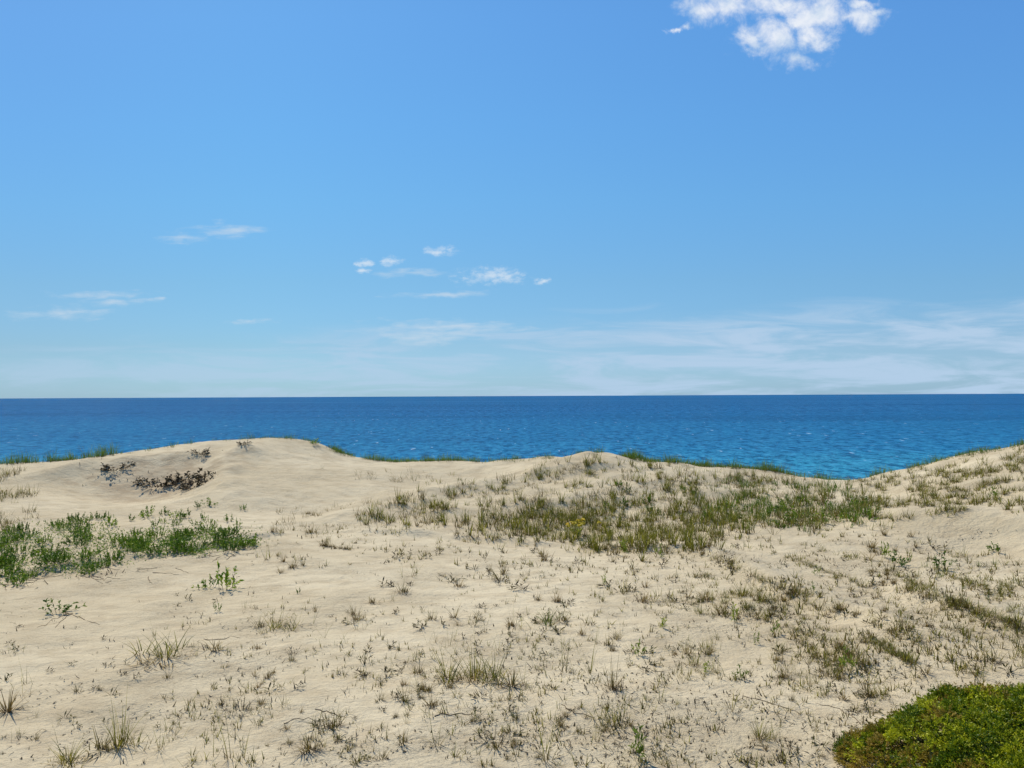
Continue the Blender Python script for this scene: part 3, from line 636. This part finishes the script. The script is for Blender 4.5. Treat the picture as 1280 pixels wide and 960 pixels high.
for pl, cnt, lab in ((RIDGES[0][0], 26, "low grass tuft growing along the long upper sand lip"), (RIDGES[1][0], 10, "low grass tuft along the shorter lower sand lip"),
                     (RIDGES[2][0], 20, "low grass tuft along the sand lip at the right edge"), (RIDGES[3][0], 10, "low grass tuft on the sand lip just above the bush")):
    for px, py in along(pl, cnt, 3): S_('green' if rng.random() < 0.6 else 'brown', px, py, U(10, 20), lab, "repeats: " + lab, wide=U(0.9, 1.6), lite=True)
for poly, cnt, lab in (([(440, 690), (880, 690), (900, 955), (440, 955)], 150, "tiny dark sprig in the open centre sand"),
                       ([(880, 680), (1280, 680), (1280, 840), (1040, 940), (880, 955)], 110, "tiny dark sprig on the sand of the right slope"),
                       ([(0, 740), (440, 700), (440, 955), (0, 955)], 40, "tiny dark sprig on the lower left sand")):
    for px, py in cluster(scatter(poly, cnt * 4), 0.0)[:cnt]: S_('sprig', px, py, U(6, 16), lab, "repeats: " + lab, wide=U(0.9, 1.6))

# ------------------------------------------------------------------ growth nobody could count
def hits(p):
    x, y, ok = hit(p[:, 0], p[:, 1]); return x[ok], y[ok]
def cover(G, x, y, nb, h, spread, lean, curve, w, S=3):
    k = np.repeat(np.arange(len(x)), nb); n_ = len(k)
    a = U(0, 6.283, n_); q = spread * np.sqrt(rng.random(n_)); hs = (h * U(0.3, 1.35, len(x)))[k]
    bx, by = x[k] + np.cos(a) * q, y[k] + np.sin(a) * q
    G.blades(np.stack([bx, by, height(bx, by) - 0.01], -1), a + rng.normal(0, 0.6, n_), hs * U(0.5, 1, n_), U(*lean, n_), U(*curve, n_), w * U(0.7, 1.3, n_), S)
MOUND = [(430, 655), (500, 622), (560, 612), (640, 602), (700, 585), (730, 574), (860, 584), (960, 592), (1060, 606), (1090, 625), (1095, 652), (1000, 664), (930, 664), (880, 686), (820, 694), (740, 690), (640, 672), (540, 660)]
SHADOWY = [(600, 655), (700, 640), (830, 640), (900, 640), (930, 655), (870, 680), (820, 688), (740, 684), (650, 668)]
PATCH = [(910, 600), (1060, 612), (1100, 640), (1085, 655), (1000, 662), (900, 662), (880, 640)]
EDGEL = [(-80, 600), (0, 590), (50, 596), (35, 625), (20, 660), (-80, 668)]
RIGHT = [(1050, 600), (1160, 588), (1290, 560), (1400, 540), (1400, 640), (1290, 640), (1170, 640), (1090, 650)]
SLOPE = [(1080, 680), (1160, 690), (1300, 700), (1500, 700), (1500, 840), (1300, 840), (1190, 820), (1110, 770)]
def keep(p, scale, thr, s, jit=1.0):
    p = p + rng.normal(0, 1, p.shape) * np.array([11, 4]) * jit; p = p[~in_poly(p[:, 0], p[:, 1], BARE)]; x, y, ok = hit(p[:, 0], p[:, 1]); x, y = x[ok], y[ok]
    m = vnoise(x / scale, y / scale, s) + 0.5 * vnoise(x / scale * 2.3, y / scale * 2.3, s + 1) > thr
    return x[m], y[m]
g1, g2, g3 = Geo(), Geo(), Geo()
x, y = keep(scatter(MOUND, 1250), 0.7, 0.02, 21); cover(g1, x, y, 13, 0.44, 0.07, (0.0, 0.6), (0, 0.8), 0.017)
x, y = keep(scatter(MOUND, 1500), 0.6, -0.05, 22); cover(g2, x, y, 8, 0.34, 0.09, (0.1, 0.9), (0, 0.7), 0.015)
x, y = keep(scatter(SHADOWY, 480), 0.9, -0.15, 23); cover(g1, x, y, 12, 0.42, 0.09, (0.0, 0.6), (0, 0.8), 0.016)
x, y = keep(scatter(PATCH, 420), 0.6, -0.02, 24); cover(g3, x, y, 11, 0.36, 0.10, (0.0, 0.6), (0, 0.8), 0.016)
x, y = keep(scatter(EDGEL, 420), 0.8, -0.05, 25); cover(g2, x, y, 8, 0.40, 0.18, (0.1, 0.9), (0, 0.8), 0.014); cover(g1, x, y, 5, 0.4, 0.18, (0.1, 0.9), (0, 0.8), 0.014)
x, y = keep(scatter(RIGHT, 1900), 0.4, -0.02, 26); cover(g1, x, y, 8, 0.28, 0.05, (0.1, 0.8), (0, 0.7), 0.014); cover(g2, x, y, 5, 0.26, 0.10, (0.1, 0.9), (0, 0.7), 0.012)
x, y = keep(scatter(SLOPE, 460), 0.6, 0.04, 27); cover(g2, x, y, 6, 0.20, 0.06, (0.1, 1.1), (0, 0.8), 0.011); cover(g1, x, y, 4, 0.24, 0.05, (0.1, 0.9), (0, 0.8), 0.009)
x, y = keep(scatter([(330, 640), (470, 628), (480, 660), (420, 672), (330, 668)], 150), 0.9, -0.05, 28); cover(g2, x, y, 6, 0.25, 0.12, (0.1, 0.8), (0, 0.6), 0.010)
x, y = keep(scatter([(430, 595), (520, 588), (545, 600), (470, 606)], 40), 0.7, -0.1, 29); cover(g2, x, y, 9, 0.30, 0.2, (0.2, 1.0), (0, 0.6), 0.010)
MEADOW = [(330, 650), (640, 668), (760, 690), (900, 668), (1090, 655), (1300, 650), (1450, 700), (1450, 900), (1100, 860), (900, 760), (640, 730), (330, 700)]
x, y = keep(scatter(MEADOW, 2100), 0.6, 0.0, 35); cover(g2, x, y, 4, 0.16, 0.035, (0.0, 0.9), (0, 0.9), 0.015); cover(g1, x, y, 2, 0.17, 0.03, (0.0, 0.8), (0, 0.8), 0.013)
x, y = keep(scatter([(640, 690), (900, 690), (1150, 740), (1180, 840), (1000, 960), (640, 960)], 1500), 0.5, -0.02, 36); cover(g2, x, y, 4, 0.12, 0.022, (0.0, 1.0), (0, 0.9), 0.011); cover(g1, x, y, 2, 0.15, 0.02, (0.0, 0.8), (0, 0.8), 0.009)
x, y = keep(scatter([(440, 740), (700, 740), (700, 960), (200, 960), (200, 780)], 900), 0.5, 0.05, 37); cover(g2, x, y, 4, 0.10, 0.022, (0.0, 1.0), (0, 0.9), 0.010); cover(g1, x, y, 2, 0.14, 0.02, (0.0, 0.8), (0, 0.8), 0.008)
for q in (RIDGES[0][0], RIDGES[1][0], RIDGES[2][0], RIDGES[3][0], [(1050, 690), (1120, 720), (1200, 760)], [(960, 690), (1030, 712), (1090, 740)], [(880, 720), (940, 760), (1000, 800), (1050, 850)], [(1000, 680), (1080, 700), (1160, 735), (1230, 775)], [(900, 735), (960, 752), (1030, 788)], [(1180, 720), (1240, 738), (1300, 762)]):
    x, y = keep(along(q, 72, 2.2), 0.5, -0.15, 39, 0.0); cover(g1, x, y, 5, 0.16, 0.04, (0.1, 0.9), (0, 0.8), 0.010); cover(g2, x, y, 5, 0.14, 0.05, (0.2, 1.2), (0, 0.8), 0.011)
x, y = keep(scatter([(430, 660), (520, 600), (700, 570), (1060, 590), (1280, 560), (1280, 650), (1100, 668), (900, 700), (760, 705)], 1100), 0.8, 0.05, 38); cover(g1, x, y, 6, 0.28, 0.10, (0.0, 0.8), (0, 0.8), 0.014)
tag(link('beach_grass', g1.mesh('beach_grass', M['blade'])), "olive beach grass covering the middle mound and right hand dune", 'grass', kind='stuff')
tag(link('dry_grass', g2.mesh('dry_grass', M['dry'])), "dry tan grass mixed through the beach grass on the dunes", 'grass', kind='stuff')
# green fringe that grows along and just behind the skyline
fr = Geo()
def fringe(x0, x1, cnt, h, back=(0.0, 1.4), nb=7):
    px = U(x0, x1, cnt); a = ray(px, np.full(cnt, 570.0))[:, 0]; yc = np.interp(a, cang, cr[:, 1]) + U(*back, cnt)
    m = vnoise(px / 14.0, px * 0, 31) > -0.3; cover(fr, (a * yc)[m], yc[m], nb, 0.78 * h * (0.6 + 1.2 * np.clip(vnoise(px[m] / 9.0, px[m] * 0, 32) + 0.35, 0, 1)), 0.16, (0.0, 0.6), (0, 0.8), 0.016)
fringe(-300, 150, 520, 0.56); fringe(150, 290, 50, 0.24); fringe(300, 430, 110, 0.26); fringe(415, 600, 380, 0.36); fringe(600, 720, 130, 0.26)
fringe(700, 790, 160, 0.30); fringe(780, 1045, 640, 0.44); fringe(1045, 1290, 420, 0.32); fringe(1290, 1500, 160, 0.3)
g3n = fr
g3n.v += []; 
tag(link('green_grass', g3.mesh('green_grass', M['lush'])), "fresh green grass in the hollow right of the middle mound", 'grass', kind='stuff')
tag(link('skyline_grass', fr.mesh('skyline_grass', M['lush'])), "green grass fringe along the dune skyline against the lake", 'grass', kind='stuff')
# creeping green cover among the shrubs
gc = Geo()
for poly, cnt in (([(-200, 690), (0, 665), (130, 655), (165, 680), (150, 712), (90, 720), (0, 724), (-200, 740)], 900), ([(160, 676), (230, 664), (325, 672), (318, 690), (170, 696)], 320)):
    x, y = keep(scatter(poly, cnt), 0.8, -0.2, 33)
    k = np.repeat(np.arange(len(x)), 14); n_ = len(k); bx, by = x[k] + rng.normal(0, 0.13, n_), y[k] + rng.normal(0, 0.13, n_)
    gc.leaves(np.stack([bx, by, height(bx, by) + U(0.0, 0.16, n_)], -1), rng.normal(0, 1, (n_, 3)) + np.array([0, 0, 0.6]), U(0.04, 0.08, n_), U(0.015, 0.03, n_))
tag(link('ground_cover', gc.mesh('ground_cover', M['leaf'])), "low creeping green leaves between the shrubs of the left band", 'ground cover', kind='stuff')
# litter: broken stems, curled leaves and bits of root
lt = Geo()
def litter(poly, cnt, ln, w, lean=(0.9, 1.6)):
    x, y = hits(scatter(poly, cnt)); m = vnoise(x / 0.8, y / 0.8, 41) + 0.6 * vnoise(x / 2.5, y / 2.5, 42) > 0.08; x, y = x[m], y[m]; n_ = len(x)
    lt.blades(np.stack([x, y, height(x, y) + 0.006], -1), U(0, 6.28, n_), U(*ln, n_), U(*lean, n_), U(-0.9, 0.9, n_), U(*w, n_), 3)
WIDE = [(420, 685), (900, 690), (1280, 700), (1400, 860), (1000, 1000), (420, 1000)]
litter(WIDE, 2200, (0.02, 0.12), (0.005, 0.013), (1.2, 1.7))
litter(WIDE, 1300, (0.015, 0.045), (0.015, 0.036), (0.9, 1.6))
litter(WIDE, 700, (0.015, 0.06), (0.009, 0.026), (0.2, 1.2))
litter([(700, 690), (1280, 700), (1280, 840), (1000, 960), (640, 960)], 1300, (0.015, 0.09), (0.007, 0.022), (0.6, 1.6))
litter([(-100, 740), (420, 690), (420, 1000), (-100, 1000)], 1500, (0.02, 0.08), (0.008, 0.022))
litter([(330, 650), (640, 672), (900, 690), (1280, 660), (1280, 700), (900, 720), (330, 720)], 900, (0.03, 0.10), (0.012, 0.03), (0.3, 1.5))
litter([(100, 570), (280, 560), (280, 610), (100, 610)], 110, (0.04, 0.14), (0.02, 0.05), (0.2, 1.5))
litter([(0, 715), (140, 712), (330, 690), (340, 720), (150, 735), (0, 740)], 160, (0.05, 0.22), (0.01, 0.03))
tag(link('plant_litter', lt.mesh('plant_litter', M['litter'])), "broken stems and curled dead leaves strewn over the sand", 'litter', kind='stuff')
rn = Geo()
for pl in ([(80, 764), (100, 772), (125, 783)], [(84, 768), (66, 775), (48, 786)], [(90, 765), (78, 775), (68, 784)], [(395, 888), (430, 896)], [(0, 720), (40, 725), (80, 720)], [(120, 724), (150, 722)],
           [(1075, 905), (1050, 885), (1020, 880)], [(700, 880), (718, 890), (742, 897)], [(545, 896), (570, 892), (595, 895)], [(785, 830), (805, 834), (830, 841)], [(355, 905), (372, 898), (400, 902)], [(930, 870), (965, 880), (1000, 892)], [(255, 800), (300, 796)]):
    q = np.array(pl, float); t = np.linspace(0, 1, 9); tt = np.linspace(0, 1, len(q)); a = np.interp(t, tt, q[:, 0]) + rng.normal(0, 1, 9); b = np.interp(t, tt, q[:, 1]) + rng.normal(0, 1, 9)
    x, y, ok = hit(a, b); rn.tube(np.stack([x, y, height(x, y) + 0.003], -1), 0.006, 0.0025)
for i in range(26):      # runners creeping out of the shrub band
    px, py = scatter([(0, 700), (150, 690), (320, 684), (330, 700), (150, 726), (0, 732)], 1)[0]; t = np.linspace(0, 1, 7); a_ = U(-0.6, 3.6); L_ = U(12, 34)
    x, y, ok = hit(px + np.cos(a_) * t * L_ + rng.normal(0, .8, 7), py + np.abs(np.sin(a_)) * t * L_ * 0.3 + rng.normal(0, .4, 7)); rn.tube(np.stack([x, y, height(x, y) + 0.003], -1), 0.008, 0.003)
tag(link('runners', rn.mesh('runners', M['bark'])), "bare brown runners and roots lying on the sand", 'roots', kind='stuff')

# coarse dark bits: broken stalk bases standing a few centimetres out of the sand
sb = Geo()
for poly, cnt in ((MEADOW, 1000), ([(640, 690), (900, 690), (1200, 740), (1180, 840), (1000, 960), (640, 960)], 1000), ([(0, 760), (640, 700), (640, 960), (0, 960)], 420)):
    x, y = keep(scatter(poly, cnt), 0.5, 0.0, 47); cover(sb, x, y, 3, 0.075, 0.03, (0.0, 0.9), (-0.3, 0.6), 0.012, 2)
tag(link('stubble', sb.mesh('stubble', M['litter'])), "dark broken stalk bases poking out of the sand", 'stubble', kind='stuff')

# ------------------------------------------------------------------ the low bush in the bottom right corner
def bush(cx, cy, rx, ry, hh, name, label):
    root = empty(name); z0 = float(height(cx, cy)); root.location = (cx, cy, z0)
    fo, tips, wd = Geo(), Geo(), Geo()
    def edge_(a): return 1 + 0.10 * np.sin(a * 3 + 1) + 0.07 * np.sin(a * 7 + 2) + 0.04 * np.sin(a * 13)
    def top_(x, y):
        a, q = np.arctan2(y / ry, x / rx), np.hypot(x / rx, y / ry); q = q / edge_(a)
        return hh * np.maximum(1 - np.clip(q, 0, 1) ** 2.6, 0) ** 0.55 * (1 + 0.9 * vnoise((x + cx) / 0.55, (y + cy) / 0.55, 51)), q
    # solid dark mound added to close the bush and stand in for its shaded interior
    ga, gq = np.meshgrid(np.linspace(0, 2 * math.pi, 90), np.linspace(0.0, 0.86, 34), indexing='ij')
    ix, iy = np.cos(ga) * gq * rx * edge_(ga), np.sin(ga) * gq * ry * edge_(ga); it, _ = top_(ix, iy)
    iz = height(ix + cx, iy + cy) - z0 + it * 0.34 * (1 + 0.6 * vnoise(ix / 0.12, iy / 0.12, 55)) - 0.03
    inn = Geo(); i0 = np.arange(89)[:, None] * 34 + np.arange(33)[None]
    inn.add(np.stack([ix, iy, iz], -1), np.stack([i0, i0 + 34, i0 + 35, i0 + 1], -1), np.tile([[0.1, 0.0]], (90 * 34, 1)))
    # rosettes of leafy shoots that crowd the surface and leave dark gaps between them
    NR = 1150; a = U(0, 6.283, NR); q = np.sqrt(rng.random(NR)) * 0.99; q[:220] = U(0.84, 1.0, 220); x, y = np.cos(a) * q * rx * edge_(a), np.sin(a) * q * ry * edge_(a); tp, qq = top_(x, y)
    Rr = U(0.10, 0.20, NR); cz = height(x + cx, y + cy) - z0 + np.maximum(tp * U(0.72, 1.0, NR), 0.06) - Rr * 0.55
    k = np.repeat(np.arange(NR), 34); n0 = len(k); d = rng.normal(0, 1, (n0, 3)); d[:, 2] = np.abs(d[:, 2]) * 0.9 + 0.1
    d[:, 0] += np.cos(a[k]) * qq[k] * 0.8; d[:, 1] += np.sin(a[k]) * qq[k] * 0.8; d /= np.linalg.norm(d, axis=1, keepdims=True)
    c0 = np.stack([x, y, cz], -1)[k]; b0 = c0 + d * (Rr[k] * U(0.45, 0.8, n0))[:, None]
    bronze = rng.random(NR) < 0.05 + 0.8 * np.clip((qq - 0.72) / 0.3, 0, 1)
    tone = rng.random(NR)[k]
    for G, sel in ((fo, ~bronze[k]), (tips, bronze[k])):
        bb, dd, rr2 = b0[sel], d[sel], Rr[k][sel]; m = np.repeat(np.arange(len(bb)), 13); n_ = len(m); t = U(0, 1, n_)[:, None]
        ld = dd[m] + rng.normal(0, 0.5, (n_, 3))
        G.leaves(bb[m] + dd[m] * rr2[m][:, None] * 0.45 * t + rng.normal(0, 0.006, (n_, 3)), ld, U(0.018, 0.036, n_), U(0.008, 0.014, n_), y=1.0, tx=np.clip(tone[sel][m] * 0.65 + rng.random(n_) * 0.45, 0, 1))
    for i in range(36):
        r0 = U(0, 6.28); e_ = np.array([math.cos(r0) * rx * U(0.3, 0.95), math.sin(r0) * ry * U(0.3, 0.95)]); t = np.linspace(0.05, 1, 6)[:, None]
        xy = e_ * t + rng.normal(0, 0.03, (6, 2)); zz = height(xy[:, 0] + cx, xy[:, 1] + cy) - z0 + hh * 0.35 * np.sin(t[:, 0] * 2.4)
        wd.tube(np.c_[xy, zz], 0.009, 0.003)
    link('foliage', fo.mesh('foliage', M['juniper']), root); link('dark_filler', inn.mesh('dark_filler', M['juniper']), root); link('bronze_tips', tips.mesh('bronze_tips', M['rustleaf']), root); link('branches', wd.mesh('branches', M['bark']), root)
    return tag(root, label, 'bush')
bush(5.36, 7.05, 2.2, 1.95, 0.68, 'low_bush', "dense low green bush with bronze tips in the bottom right corner")
